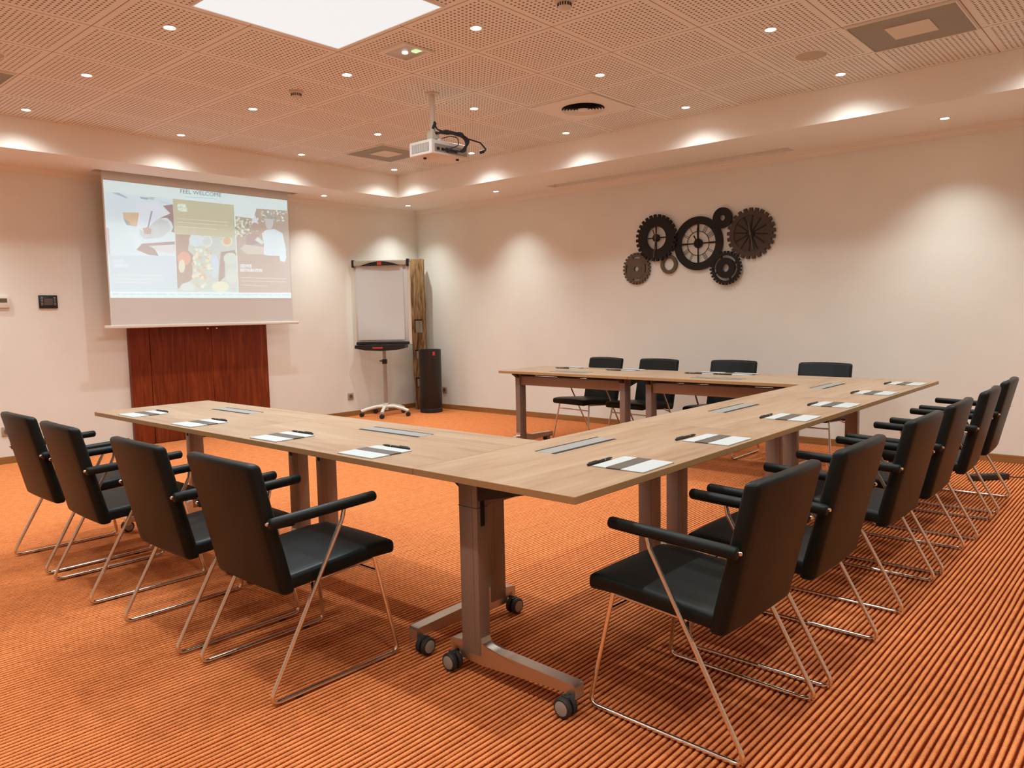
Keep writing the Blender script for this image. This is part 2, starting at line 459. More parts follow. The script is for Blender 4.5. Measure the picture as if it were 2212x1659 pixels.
for k in range(17):
    xx = x0+.035+k*(x1-x0-.07)/16; box(b, xx-.0022, xx+.0022, y0-.005, y0-.001, z0+.022, z1-.022)
obj('vent_slats', b, M['white'], body, 0)
b = new_bm(); box(b, x1-.001, x1+.003, y0+.03, y1-.03, z0+.02, z1-.03); obj('socket_panel', b, M['hub'], body, 0)
b = new_bm()
for k in range(5): box(b, x1+.001, x1+.006, y0+.05+k*.045, y0+.075+k*.045, z0+.03, z0+.05)
obj('sockets', b, M['black'], body, 0)
b = new_bm(); cyl(b, (x0-.015, .09, (z0+z1)/2), (x0+.01, .09, (z0+z1)/2), .035, n=28); obj('lens', b, M['black'], body)
b = new_bm(); cyl(b, (-.03, -.06, z0-.012), (-.03, -.06, z0+.002), .012, n=16); cyl(b, (.09, .16, z0-.012), (.09, .16, z0+.002), .012, n=16); obj('foot', b, M['black'], body)
b = new_bm()
rnd = random.Random(3)
tube(b, [(.02, .0, Z(2.66)), (.05, .0, Z(2.62)), (.12, .08, Z(2.59)), (.20, .30, Z(2.545)), (.20, .37, Z(2.50)), (.17, .34, Z(2.485))], .0058, 8, .03)
for k in range(7):
    a, c = rnd.uniform(-.012, .012), rnd.uniform(-.02, .02)
    tube(b, [(.015, a, Z(2.60)+c*.5), (.10, .04+c, Z(2.60)+a), (.18, .12+c, Z(2.585)+c), (.20+a, .17+a, Z(2.53)+a), (.19+c*.3, .13+c, Z(2.46)+a*.6), (.155, .04+a*2, Z(2.455)+c*.4), (x1+.003, .0+c, Z(2.46)+a)], .0055+.0012*(k % 2), 7, .035)
tube(b, [(.0, -.03, Z(2.555)), (.06, -.01, Z(2.545)), (.12, .06, Z(2.57)), (.16, .10, Z(2.56)), (.17, .10, Z(2.50)), (x1+.003, .03, Z(2.47))], .0035, 7, .03)
obj('cables', b, M['rubber'], t)
b = new_bm(); tube(b, [(.006, .005, Z(2.69)), (.03, -.005, Z(2.665)), (.022, -.022, Z(2.63))], .012, 8, .01, rads=[.006, .012, .012, .013, .013, .013, .013, .012, .010]); obj('cable_tie', b, M['rubber'], t)
b = new_bm(); tube(b, [(.195, .345, Z(2.49)), (.165, .33, Z(2.482))], .013, 10); obj('plug', b, M['rubber'], t)

# ------------------------------------------------------------------ projection screen
HM = [0.001245329, -4.5337708e-05, -3.2607344, -0.00014147681, -0.00099398607, 2.7422312, -9.7293186e-05, -5.902567e-06]
def SW(cx, cy):
    w = HM[6]*cx + HM[7]*cy + 1
    return (HM[0]*cx+HM[1]*cy+HM[2])/w, (HM[3]*cx+HM[4]*cy+HM[5])/w
SX = -.53
t = thing('projection_screen', 'pulled-down white projection screen showing a bright welcome slide', 'projection screen', (SX, -2.14, 1.19))
sy0, sy1 = -3.118-(-2.14), -1.153-(-2.14)
b = new_bm(); box(b, -.0015, 0, sy0, sy1, .02, HS+.15-1.19); obj('sheet', b, mat('screen_fabric', (.75, .76, .74), .8), t, 0)
b = new_bm(); box(b, -.014, .012, -3.177+2.14, -1.084+2.14, -.008, .022, .006, 3); obj('bottom_bar', b, M['white'], t)
b = new_bm(); cyl(b, (-.02, SL[2]+2.14+.02, HS+.13-1.19), (-.02, SL[3]+2.14-.02, HS+.13-1.19), .035, n=20); obj('roller', b, M['white'], t)
# the projected slide: coloured patches of light on the sheet
AMB = (.45, .30, .22)
slide_mats = []; slide_idx = {}
def s2l(c): return tuple(((v/255)/12.92 if v/255 <= .04045 else ((v/255+.055)/1.055)**2.4) for v in c)
def smat(rgb):
    if rgb not in slide_idx:
        e = [max(0, (v-a)/1.149) for v, a in zip(s2l(rgb), AMB)]
        m = mat('slide_colour', (.75, .76, .74), .8, emit=tuple(e) if max(e) > 0 else (.001,)*3, es=1.)
        # where the slide is darker than the lit cloth the cloth itself shows
        slide_idx[rgb] = len(slide_mats); slide_mats.append(m)
    return slide_idx[rgb]
sb = new_bm(); layer = [0]
def patch(pts, rgb):
    layer[0] += 1; x = .0006 + layer[0]*.00001
    vs = []
    for p in pts:
        y, z = SW(*p); vs.append(sb.verts.new((x, y+2.14, z-1.19)))
    f = sb.faces.new(vs); f.material_index = smat(rgb)
def blob(cx, cy, rx, ry, rgb, n=14, ph=0): patch([(cx+rx*math.cos(2*PI*k/n+ph), cy+ry*math.sin(2*PI*k/n+ph)) for k in range(n)], rgb)
def line(x0_, y0_, x1_, y1_, w, rgb):
    dx, dy = x1_-x0_, y1_-y0_; l_ = math.hypot(dx, dy); nx_, ny_ = -dy/l_*w/2, dx/l_*w/2
    patch([(x0_+nx_, y0_+ny_), (x1_+nx_, y1_+ny_), (x1_-nx_, y1_-ny_), (x0_-nx_, y0_-ny_)], rgb)
Wt = (224, 234, 230)
patch([(180, 203), (1872, 395), (1910, 1293), (250, 1290)], Wt)
# desk photo
patch([(195, 315), (830, 385), (848, 905), (232, 900)], (217, 227, 229))
patch([(205, 640), (235, 650), (248, 890), (232, 895)], (208, 196, 196))
patch([(480, 430), (640, 412), (800, 515), (680, 562), (640, 660), (500, 640)], (222, 228, 232))
patch([(730, 445), (822, 430), (838, 690), (808, 684), (826, 640), (812, 596), (770, 556), (700, 558), (800, 515)], (172, 158, 154))
patch([(255, 322), (330, 325), (410, 372), (395, 376)], (186, 194, 208))
patch([(520, 362), (600, 372), (590, 390), (530, 380)], (180, 186, 200)); patch([(600, 360), (660, 366), (650, 392), (598, 388)], (200, 208, 206))
line(690, 395, 790, 430, 8, (200, 210, 222))
patch([(362, 505), (512, 508), (492, 636), (430, 628), (372, 572)], (214, 196, 174))
for k in range(5): line(385+k*24, 605-k*4, 425+k*20, 515, 9, (226, 190, 150))
patch([(365, 560), (420, 590), (440, 625), (400, 622)], (176, 180, 178))
line(630, 492, 594, 650, 15, (166, 176, 180))
patch([(515, 655), (560, 690), (640, 600), (700, 560), (780, 590), (812, 660), (720, 735), (560, 752), (520, 710)], (205, 208, 203))
patch([(545, 650), (590, 640), (634, 662), (618, 706), (562, 704)], (196, 176, 166))
patch([(430, 690), (500, 700), (545, 790), (490, 850)], (222, 230, 232))
patch([(488, 848), (540, 792), (840, 772), (842, 800), (640, 812), (694, 905), (600, 896)], (186, 166, 158))
patch([(600, 812), (842, 806), (846, 880), (700, 866)], (220, 214, 210))
# lower left panel
patch([(234, 900), (846, 905), (862, 1242), (250, 1240)], (208, 217, 220))
for x0_, x1_, yy in ((272, 380, 950), (275, 432, 994)):
    for k in range(int((x1_-x0_)/18)): patch([(x0_+k*18, yy-13), (x0_+k*18+13, yy-13), (x0_+k*18+13, yy+13), (x0_+k*18, yy+13)], (224, 230, 232))
for yy, xe in ((1080, 720), (1116, 738), (1146, 600)): line(276, yy, xe, yy+6, 7, (222, 228, 230))
# food photo
patch([(842, 700), (1398, 735), (1424, 1245), (862, 1240)], (206, 210, 200))
patch([(845, 705), (985, 712), (960, 850), (1010, 900), (1000, 1120), (866, 1210)], (190, 168, 154))
blob(925, 930, 62, 66, (226, 178, 160)); blob(905, 1000, 30, 60, (222, 220, 196))
blob(1040, 760, 70, 60, (212, 222, 222)); blob(1135, 770, 52, 56, (222, 226, 216)); blob(1135, 770, 38, 42, (208, 214, 208))
blob(1320, 770, 52, 50, (226, 220, 196)); blob(1320, 768, 36, 34, (220, 190, 160))
patch([(1262, 870), (1390, 850), (1410, 900), (1300, 960), (1300, 1100), (1240, 1150)], (188, 168, 156))
blob(1350, 930, 62, 56, (214, 218, 206)); blob(1370, 1090, 60, 70, (216, 218, 204)); blob(1195, 1000, 50, 110, (208, 216, 222))
blob(1260, 1190, 80, 50, (226, 226, 200)); blob(960, 1190, 70, 40, (214, 220, 212))
rs = random.Random(5)
for k in range(90):
    x_, y_ = rs.uniform(1010, 1180), rs.uniform(840, 1190); q = rs.choice([(232, 226, 196), (208, 206, 180), (220, 190, 164), (200, 214, 190), (228, 232, 216)])
    blob(x_, y_, rs.uniform(8, 20), rs.uniform(8, 20), q, 7, rs.uniform(0, 3))
# tan panel
patch([(820, 378), (1382, 436), (1396, 740), (836, 702)], (205, 200, 174))
for yy, xe in ((562, 1330), (594, 1336), (634, 1220)): line(864, yy, xe, yy+(xe-864)*.075, 8, (222, 216, 196))
# couple photo
patch([(1395, 540), (1560, 562), (1590, 470), (1880, 490), (1892, 905), (1412, 900)], (196, 180, 164))
for k in range(80):
    x_, y_ = rs.uniform(1400, 1540), rs.uniform(560, 720); blob(x_, y_, rs.uniform(6, 14), rs.uniform(6, 14), rs.choice([(170, 170, 150), (224, 222, 196), (200, 204, 178), (226, 230, 222)]), 6, rs.uniform(0, 3))
for k in range(50):
    x_, y_ = rs.uniform(1600, 1870), rs.uniform(490, 590); blob(x_, y_, rs.uniform(5, 15), rs.uniform(5, 12), rs.choice([(176, 176, 162), (214, 214, 200), (194, 190, 172), (226, 230, 226)]), 6, rs.uniform(0, 3))
patch([(1542, 600), (1570, 520), (1604, 600), (1600, 680), (1556, 680)], (222, 226, 228)); blob(1575, 640, 34, 42, (200, 176, 164))
patch([(1490, 720), (1570, 690), (1620, 720), (1600, 790), (1500, 820)], (190, 166, 160))
patch([(1440, 840), (1480, 800), (1700, 830), (1690, 890), (1500, 890)], (214, 202, 190))
blob(1708, 600, 36, 62, (210, 206, 200)); patch([(1674, 560), (1690, 530), (1740, 535), (1746, 570)], (180, 180, 170))
patch([(1640, 700), (1680, 665), (1760, 660), (1830, 700), (1862, 860), (1850, 960), (1812, 955), (1815, 905), (1700, 905), (1655, 890), (1660, 800)], (219, 228, 230))
patch([(1575, 760), (1600, 730), (1660, 780), (1640, 800)], (216, 222, 212))
# lower right panel
patch([(1412, 900), (1800, 904), (1812, 955), (1850, 960), (1866, 905), (1894, 905), (1906, 1242), (1426, 1242)], (199, 178, 164))
for yy, xe in ((1105, 1862), (1135, 1862), (1172, 1690)): line(1445, yy, xe, yy+10, 7, (218, 206, 194))
# footer
patch([(250, 1240), (1906, 1242), (1910, 1293), (252, 1290)], (221, 232, 231))
xx = 270
while xx < 1880:
    w_ = rs.uniform(20, 90); line(xx, 1256+xx*.004, min(xx+w_, 1895), 1256+xx*.004, 7, (190, 204, 212)); xx += w_ + rs.uniform(8, 34)
line(930, 362, 1225, 382, 7, (196, 208, 210))
slide = obj('projected_slide', sb, slide_mats, t, 0)
def slide_text(s, cx, cy, cx2, h, rgb, bold=0.):
    cu = bpy.data.curves.new('txt', 'FONT'); cu.body = s; cu.size = 1.; cu.offset = bold; cu.resolution_u = 3
    to = bpy.data.objects.new('txt', cu); C.objects.link(to)
    bpy.context.view_layer.update()
    me = bpy.data.meshes.new_from_object(to.evaluated_get(bpy.context.evaluated_depsgraph_get()))
    xs = [v.co.x for v in me.vertices]; ys_ = [v.co.y for v in me.vertices]
    for v in me.vertices:
        u = (v.co.x-min(xs))/(max(xs)-min(xs)); q = (v.co.y-min(ys_))/(max(ys_)-min(ys_))
        px_ = cx + (cx2[0]-cx)*u; py_ = cy + (cx2[1]-cy)*u - h*q
        y, z = SW(px_, py_); v.co = (.0062, y+2.14, z-1.19)
    me.materials.append(slide_mats[smat(rgb)]); bpy.data.objects.remove(to)
    o = bpy.data.objects.new('slide_text', me); C.objects.link(o); o.parent = slide; return o
dk = mat('slide_grey_text', (.30, .33, .34), .8, emit=(.06, .10, .12), es=1.); slide_mats.append(dk); slide_idx[(1, 1, 1)] = len(slide_mats)-1
slide_text('FEEL WELCOME', 888, 329, (1266, 366), 36, (1, 1, 1), 0.)
slide_text('AFTER', 862, 456, (944, 464), 30, (236, 238, 228), .02)
slide_text('WORK', 864, 492, (956, 501), 30, (236, 238, 228), .02)
slide_text('SERVICE', 1442, 1012, (1544, 1014), 30, (236, 236, 232), .02)
slide_text('RESTAURATION', 1442, 1050, (1640, 1054), 28, (236, 236, 232), .02)

# ------------------------------------------------------------------ cabinet under the screen
t = thing('cabinet', 'low dark red mahogany cabinet with two doors below the projection screen', 'cabinet', (RX+.002, -2.118, 0))
y0, y1 = -2.873+2.118, -1.363+2.118
b = new_bm(); box(b, 0, .03, y0, y1, 0, 1.20, .001); obj('carcass', b, M['mahogany'], t, 0)
b = new_bm(); box(b, .03, .05, y0, y0+.195, .0, 1.20, .0015); obj('side_filler', b, M['mahogany'], t, 0)
ym = y0+.195+(y1-y0-.195)/2
for a, c, kn in ((y0+.201, ym-.002, ym-.05), (ym+.002, y1, ym+.05)):
    b = new_bm(); box(b, .03, .05, a, c, .004, 1.20, .0015); d = obj('door', b, M['mahogany'], t, 0)
    b = new_bm(); lathe(b, [(.005, .05), (.005, .062), (.011, .066), (.013, .072), (.010, .078), (.0001, .080)], (0, kn, 1.155), 'X', 16); obj('knob', b, M['chrome'], d)

# ------------------------------------------------------------------ wall fittings
def wall_socket(loc, rz, label):
    t = thing('wall_socket', label, 'socket', loc, rz, 'beige wall sockets')
    b = new_bm(); box(b, -.042, .042, -.011, 0, -.042, .042, .004); obj('plate', b, mat('socket_beige', (.42, .33, .23), .4), t)
    b = new_bm(); cyl(b, (0, -.0125, 0), (0, -.011, 0), .026, n=24); obj('well', b, mat('socket_well', (.16, .12, .085), .5), t)
    b = new_bm(); cyl(b, (-.009, -.0138, 0), (-.009, -.012, 0), .0035, n=10); cyl(b, (.009, -.0138, 0), (.009, -.012, 0), .0035, n=10); cyl(b, (0, -.018, .012), (0, -.012, .012), .003, n=10); obj('pins', b, M['dark'], t)
wall_socket((RX, -.203, .25), PI/2, 'beige wall socket left of the flip chart')
wall_socket((RX, -3.961, .288), PI/2, 'beige wall socket behind the leftmost chair')
wall_socket((-.335, RY, .25), 0, 'beige wall socket beside the dark waste bin')
t = thing('control_panel', 'small black wall control panel with grey display left of the screen', 'control panel', (RX, -3.553, 1.441), PI/2)
b = new_bm(); box(b, -.077, .077, -.016, 0, -.060, .060, .003); obj('housing', b, M['black'], t)
b = new_bm(); box(b, -.036, .036, -.018, -.015, -.030, .030, .001); obj('display', b, mat('dull_display', (.11, .09, .08), .3), t, 0)
for k in range(6):
    for s in (-1, 1):
        b = new_bm(); box(b, s*.053-.009, s*.053+.009, -.019, -.015, .040-k*.0135-.003, .040-k*.0135+.003, .001); obj('button', b, M['hub'], t, 0)
t = thing('thermostat', 'white wall thermostat cut off by the left picture edge', 'thermostat', (RX, -3.93, 1.44), PI/2)
b = new_bm(); box(b, -.065, .065, -.024, 0, -.052, .052, .005); obj('housing', b, M['white'], t)
b = new_bm(); box(b, -.045, .045, -.0255, -.023, -.005, .032, .001); obj('display', b, mat('lcd_olive', (.14, .12, .06), .3), t, 0)

# ------------------------------------------------------------------ gear clock on the wall
M['iron'] = mat('black_iron', (.012, .010, .008), .55, .4)
M['bronze'] = mat('brown_rusted_metal', (.075, .052, .036), .6, .3)
M['pewter'] = mat('aged_brown_metal', (.13, .098, .066), .6, .3)
t = thing('gear_wall_clock', 'metal wall sculpture of seven interlocking clock gears', 'wall clock', (3.392, RY, 1.905))
def G(x, z): return x-3.392, z-1.905
def ring(bm, cx, cz, ro, ri, y0_, y1_, n=72, mi=0, teeth=0, td=0.):
    O0, O1, I0, I1 = [], [], [], []
    if teeth: n = teeth*4
    for k in range(n):
        a = 2*PI*(k+.5)/n; r = ro
        if teeth: a = 2*PI*(k//4 + (.0, .52, .58, .94)[k % 4])/teeth; r = ro if (k % 4) in (0, 1) else ro-td
        ca, sa = math.cos(a), math.sin(a)
        O0.append(bm.verts.new((cx+r*ca, y0_, cz+r*sa))); O1.append(bm.verts.new((cx+r*ca, y1_, cz+r*sa)))
        I0.append(bm.verts.new((cx+ri*ca, y0_, cz+ri*sa))); I1.append(bm.verts.new((cx+ri*ca, y1_, cz+ri*sa)))
    for k in range(n):
        j = (k+1) % n
        for q in ((O0[k], O0[j], O1[j], O1[k]), (I0[j], I0[k], I1[k], I1[j]), (O0[j], O0[k], I0[k], I0[j]), (O1[k], O1[j], I1[j], I1[k])):
            bm.faces.new(q)
def arcseg(bm, cx, cz, ro, ri, a0, a1, y0_, y1_, n=16):
    P_ = [(cx+ro*math.cos(a0+(a1-a0)*k/n), cz+ro*math.sin(a0+(a1-a0)*k/n)) for k in range(n+1)]
    Q_ = [(cx+ri*math.cos(a1-(a1-a0)*k/n), cz+ri*math.sin(a1-(a1-a0)*k/n)) for k in range(n+1)]
    prism(bm, P_+Q_, y1_-y0_, 'XZ', y0_)
def bar(bm, cx, cz, a, r0, r1, w, y0_, y1_):
    m_ = Matrix.Translation((cx, 0, cz)) @ Matrix.Rotation(-a, 4, 'Y')
    box(bm, r0, r1, y0_, y1_, -w/2, w/2, mtx=m_)
def gear(name, label, x, z, ro, m, y0_, y1_, build):
    b = new_bm(); cx, cz = G(x, z); build(b, cx, cz, y0_, y1_); o = obj(name, b, m, t, 30)
    o['label'] = label; return o
def hands(parent, x, z, l1, l2, a1, a2, y, m=None):
    b = new_bm(); cx, cz = G(x, z); bar(b, cx, cz, a1, -l1*.25, l1, .010, y-.004, y); bar(b, cx, cz, a2, -l2*.2, l2, .013, y-.008, y-.004); cyl(b, (cx, y-.012, cz), (cx, y, cz), .012, n=14)
    obj('clock_hands', b, m or M['iron'], parent, 0)
def g_big(b, cx, cz, a, c):
    ring(b, cx, cz, .264, .190, a, c); ring(b, cx, cz, .122, .116, a+.006, a+.011); ring(b, cx, cz, .047, .012, a+.004, a+.016, 32)
    for k in range(4): bar(b, cx, cz, k*PI/2, .04, .192, .012, a+.004, a+.012)
    nums = [3, 4, 1, 2, 3, 1, 2, 3, 4, 2, 1, 2]
    for k in range(12):
        n_ = nums[k]; an = PI/2-(k+1)*PI/6
        if k in (2, 5, 8, 11): n_ = 2
        for j in range(n_):
            m_ = Matrix.Translation((cx, 0, cz)) @ Matrix.Rotation(-an, 4, 'Y') @ Matrix.Translation((.120, 0, (j-(n_-1)/2)*.014))
            box(b, 0, .072, a+.006, a+.011, -.0018, .0018, mtx=m_)
g4 = gear('clock_ring', 'large plain black ring with roman numeral clock face', 3.392, 1.905, .264, M['iron'], -.034, -.014, g_big)
hands(g4, 3.392, 1.905, .15, .09, PI/2+.04, PI/2+.5, -.030)
def g_left(b, cx, cz, a, c):
    ring(b, cx, cz, .240, .117, a, c, teeth=28, td=.028); ring(b, cx, cz, .040, .010, a, c, 28)
    for k in range(4): bar(b, cx, cz, k*PI/2, .03, .12, .012, a+.002, a+.012)
g2 = gear('toothed_gear', 'black toothed gear with open centre and clock hands', 2.926, 1.994, .24, M['iron'], -.052, -.030, g_left)
hands(g2, 2.926, 1.994, .20, .09, -PI/2-.12, PI/2+.35, -.053, M['pewter'])
def g_right(b, cx, cz, a, c):
    ring(b, cx, cz, .240, .170, a, c, teeth=25, td=.028); cyl(b, (cx, a+.008, cz), (cx, c, cz), .20, n=60)
g6 = gear('toothed_gear', 'large brown toothed gear with twelve dark spokes', 3.938, 1.959, .24, M['bronze'], -.030, -.010, g_right)
b = new_bm(); cx, cz = G(3.938, 1.959)
for k in range(12): bar(b, cx, cz, PI/2-.1-k*PI/6, .045, .185, .010, -.028, -.020)
ring(b, cx, cz, .042, .006, -.030, -.020, 28); obj('spokes', b, M['iron'], g6, 0)
hands(g6, 3.938, 1.959, .16, .10, -PI/2+.18, PI/2+.2, -.031, M['pewter'])
def g_small(b, cx, cz, a, c):
    ring(b, cx, cz, .100, .028, a, c, 48)
gear('small_ring', 'small plain black ring with round hole', 3.658, 2.129, .1, M['iron'], -.048, -.032, g_small)
def g_slot(ro, teeth, hole, s0, s1, gap):
    def f(b, cx, cz, a, c):
        ring(b, cx, cz, ro, s1, a, c, teeth=teeth, td=ro*.12); ring(b, cx, cz, s0, hole, a-.003, c, 48)
        for k in range(4): arcseg(b, cx, cz, s1+.001, s0-.001, .35+k*PI/2, .35+k*PI/2+gap, a, c, 4)
    return f
gear('slotted_gear', 'black toothed gear with four curved slots', 3.694, 1.647, .165, M['iron'], -.050, -.030, g_slot(.165, 28, .037, .098, .122, .16))
gear('slotted_gear', 'brown toothed gear with curved slots', 2.674, 1.694, .167, M['pewter'], -.028, -.008, g_slot(.167, 26, .028, .108, .128, .85))
def g_ring(b, cx, cz, a, c): ring(b, cx, cz, .095, .060, a, c, 48)
gear('small_ring', 'small brown plain ring', 3.060, 1.718, .095, M['pewter'], -.028, -.008, g_ring)
b = new_bm()
for x, z, q in ((3.392, 1.905, .20), (2.926, 1.994, .17), (3.694, 1.647, .11), (3.658, 2.129, .06), (2.674, 1.694, .06), (3.06, 1.718, .077), (3.938, 1.959, .12)):
    cx, cz = G(x, z)
    for s in (-1, 1): cyl(b, (cx+s*q, -.032 if q in (.17, .11, .06) else -.012, cz), (cx+s*q, 0, cz), .005, n=8)
obj('wall_spacers', b, M['iron'], t)

# ------------------------------------------------------------------ flip chart, timber post, bin
ang = math.atan2(.53, .85)
t = thing('flip_chart', 'white mobile flip chart stand with paper pad on five-star castor base', 'flip chart', (-.44, .06, 0), ang)
b = new_bm(); box(b, -.345, .345, .0, .018, .93, 1.88, .004); obj('board', b, M['paper'], t)
for s in (-1, 1):
    b = new_bm(); cyl(b, (s*.352, .005, .90), (s*.352, .005, 1.90), .013 if s < 0 else .02, n=16); obj('side_rail', b, M['cream'], t)
b = new_bm(); box(b, -.35, .335, -.036, .022, 1.865, 1.935, .015, 4); obj('clamp_bar', b, mat('clamp_grey', (.50, .45, .37), .4), t)
for s in (-1, 1):
    b = new_bm(); box(b, s*.352-.014, s*.352+.014, -.044, .028, 1.852, 1.945, .008, 3); obj('end_cap', b, M['black'], t)
b = new_bm()
arc = [(-.26+.52*k/20, 1.868+.052*math.sin(PI*k/20)) for k in range(21)]
prism(b, arc, .012, 'XZ', -.047); obj('clamp_lip', b, M['black'], t)
b = new_bm(); box(b, -.030, .026, -.052, -.046, 1.874, 1.912, .002); obj('badge', b, M['red'], t)
# paper sheet, slightly wavy
b = new_bm(); nx_, nz_ = 10, 14; g_ = []
for i in range(nx_+1):
    row = []
    for k in range(nz_+1):
        u, v = i/nx_, k/nz_; row.append(b.verts.new((-.315+.60*u, -.010-.006*math.sin(v*9+u*2)*(1-v)-.004*math.sin(u*7), .955+.915*v)))
    g_.append(row)
for i in range(nx_):
    for k in range(nz_): b.faces.new((g_[i][k], g_[i+1][k], g_[i+1][k+1], g_[i][k+1]))
r_ = bmesh.ops.extrude_face_region(b, geom=b.faces[:])
for v in r_['geom']:
    if isinstance(v, bmesh.types.BMVert): v.co.y += .006
obj('paper_pad', b, M['paper'], t)
b = new_bm(); box(b, -.345, .345, -.03, .02, .895, .93, .008); obj('lower_rail', b, M['black'], t)
b = new_bm(); prism(b, [(-.33, .893), (-.335, .855), (-.2, .83), (0, .82), (.2, .83), (.315, .855), (.315, .893)], .13, 'XZ', -.12); obj('pen_tray', b, M['black'], t, 20)
b = new_bm(); box(b, -.10, .03, -.128, -.118, .85, .868, .001); obj('tray_badge', b, M['red'], t, 0)
b = new_bm(); cyl(b, (0, .02, .10), (0, .02, .86), .022, n=20); obj('post', b, mat('post_pewter', (.40, .37, .32), .35, .5), t)
b = new_bm(); cyl(b, (0, .02, .655), (0, .02, .71), .032, n=20); tube(b, [(0, .02, .69), (-.055, -.01, .69)], .008, 8); obj('height_clamp', b, M['black'], t)
b = new_bm()
for k in range(5):
    a = 2*PI*k/5 - PI/2 + .15; d_ = Vector((math.cos(a), math.sin(a), 0)); o_ = Vector((0, .02, 0))
    tube(b, [o_+Vector((0, 0, .115)), o_+d_*.12+Vector((0, 0, .118)), o_+d_*.24+Vector((0, 0, .092)), o_+d_*.31+Vector((0, 0, .068))], .02, 10, .06, rads=None)
cyl(b, (0, .02, .075), (0, .02, .16), .032, n=20)
obj('star_base', b, M['white'], t)
for k in range(5):
    a = 2*PI*k/5 - PI/2 + .15; cx, cy = math.cos(a)*.305, .02+math.sin(a)*.305
    b = new_bm()
    for s in (-1, 1): lathe(b, [(.0001, s*.004), (.024, s*.004), (.027, s*.008), (.027, s*.018), (.022, s*.022), (.0001, s*.022)], (cx, cy, .027), 'Y', 20)
    cyl(b, (cx, cy, .03), (cx, cy, .062), .007, n=10)
    obj('caster', b, M['rubber'], t)

# timber post
t = thing('timber_post', 'old weathered wooden beam with cut-through mortises standing in the corner', 'wooden beam', (-.60, .80, 0), math.radians(42))
b = new_bm()
wd, dp = .088, .07
holes = [(.295, .42), (.665, .79), (1.02, 1.19)]
def slab(xa, xb, za, zb):
    r = box(b, xa, xb, -dp, dp, za, zb)
zz = [0.] + [q for h_ in holes for q in h_] + [1.985]
for k in range(len(zz)-1):
    hole = k % 2 == 1
    if hole:
        slab(-wd, -.050, zz[k], zz[k+1]); slab(.052, wd, zz[k], zz[k+1])
    else: slab(-wd, wd, zz[k], zz[k+1])
bmesh.ops.remove_doubles(b, verts=b.verts[:], dist=1e-4)
for k in range(60):
    z_ = k*.0335+.01
    bmesh.ops.bisect_plane(b, geom=b.verts[:]+b.edges[:]+b.faces[:], plane_co=(0, 0, z_), plane_no=(0, 0, 1))
for x_ in (-.07, -.03, 0, .03, .07): bmesh.ops.bisect_plane(b, geom=b.verts[:]+b.edges[:]+b.faces[:], plane_co=(x_, 0, 0), plane_no=(1, 0, 0))
for v in b.verts:
    p = v.co.copy(); n1 = noise.noise(Vector((p.x*9, p.y*9, p.z*3))); n2 = noise.noise(Vector((p.z*2.2, 3., p.x*2)))
    edge = 1 if abs(p.x) > .08 else 0
    v.co.x += n1*.006 + .006*n2 + edge*math.copysign(1, p.x)*noise.noise(Vector((p.z*4, p.x, 1)))*.010
    v.co.y += n1*.006
    if p.z > 1.97: v.co.z += noise.noise(Vector((p.x*40, p.y*30, 2)))*.018
    if p.z < .9 and p.x < -.08: v.co.x += .02*(1-p.z/.9)
obj('timber', b, M['beam'], t, 50)
b = new_bm()
for h0, h1 in holes: box(b, -.052, .055, -dp-.004, -dp+.02, h1-.012, h1+.006)
obj('dark_notch', b, M['dark'], t, 0)  # flat dark blocks added to stand for the dark notches above the mortises

# bin
t = thing('waste_bin', 'tall dark charcoal cylindrical waste bin in front of the timber post', 'bin', (-.245, .655, 0))
b = new_bm(); lathe(b, [(.0001, .012), (.139, .012), (.143, .02), (.143, .80), (.139, .803), (.136, .80), (.136, .03), (.0001, .028)], n=48); obj('body', b, M['gunmetal'], t)
b = new_bm(); lathe(b, [(.130, 0), (.140, 0), (.1445, .004), (.1445, .05), (.1435, .052), (.130, .052)], n=48); obj('base_ring', b, M['black'], t)
b = new_bm(); lathe(b, [(.137, .797), (.145, .797), (.146, .803), (.144, .808), (.134, .808), (.134, .79)], n=48); obj('rim', b, M['black'], t)
b = new_bm(); a = math.atan2(-6.7, 7.3)+.35; m_ = Matrix.Rotation(a, 4, 'Z')
box(b, .1425, .1455, -.016, .016, .735, .785, .001, mtx=m_); obj('sticker', b, M['red'], t, 0)

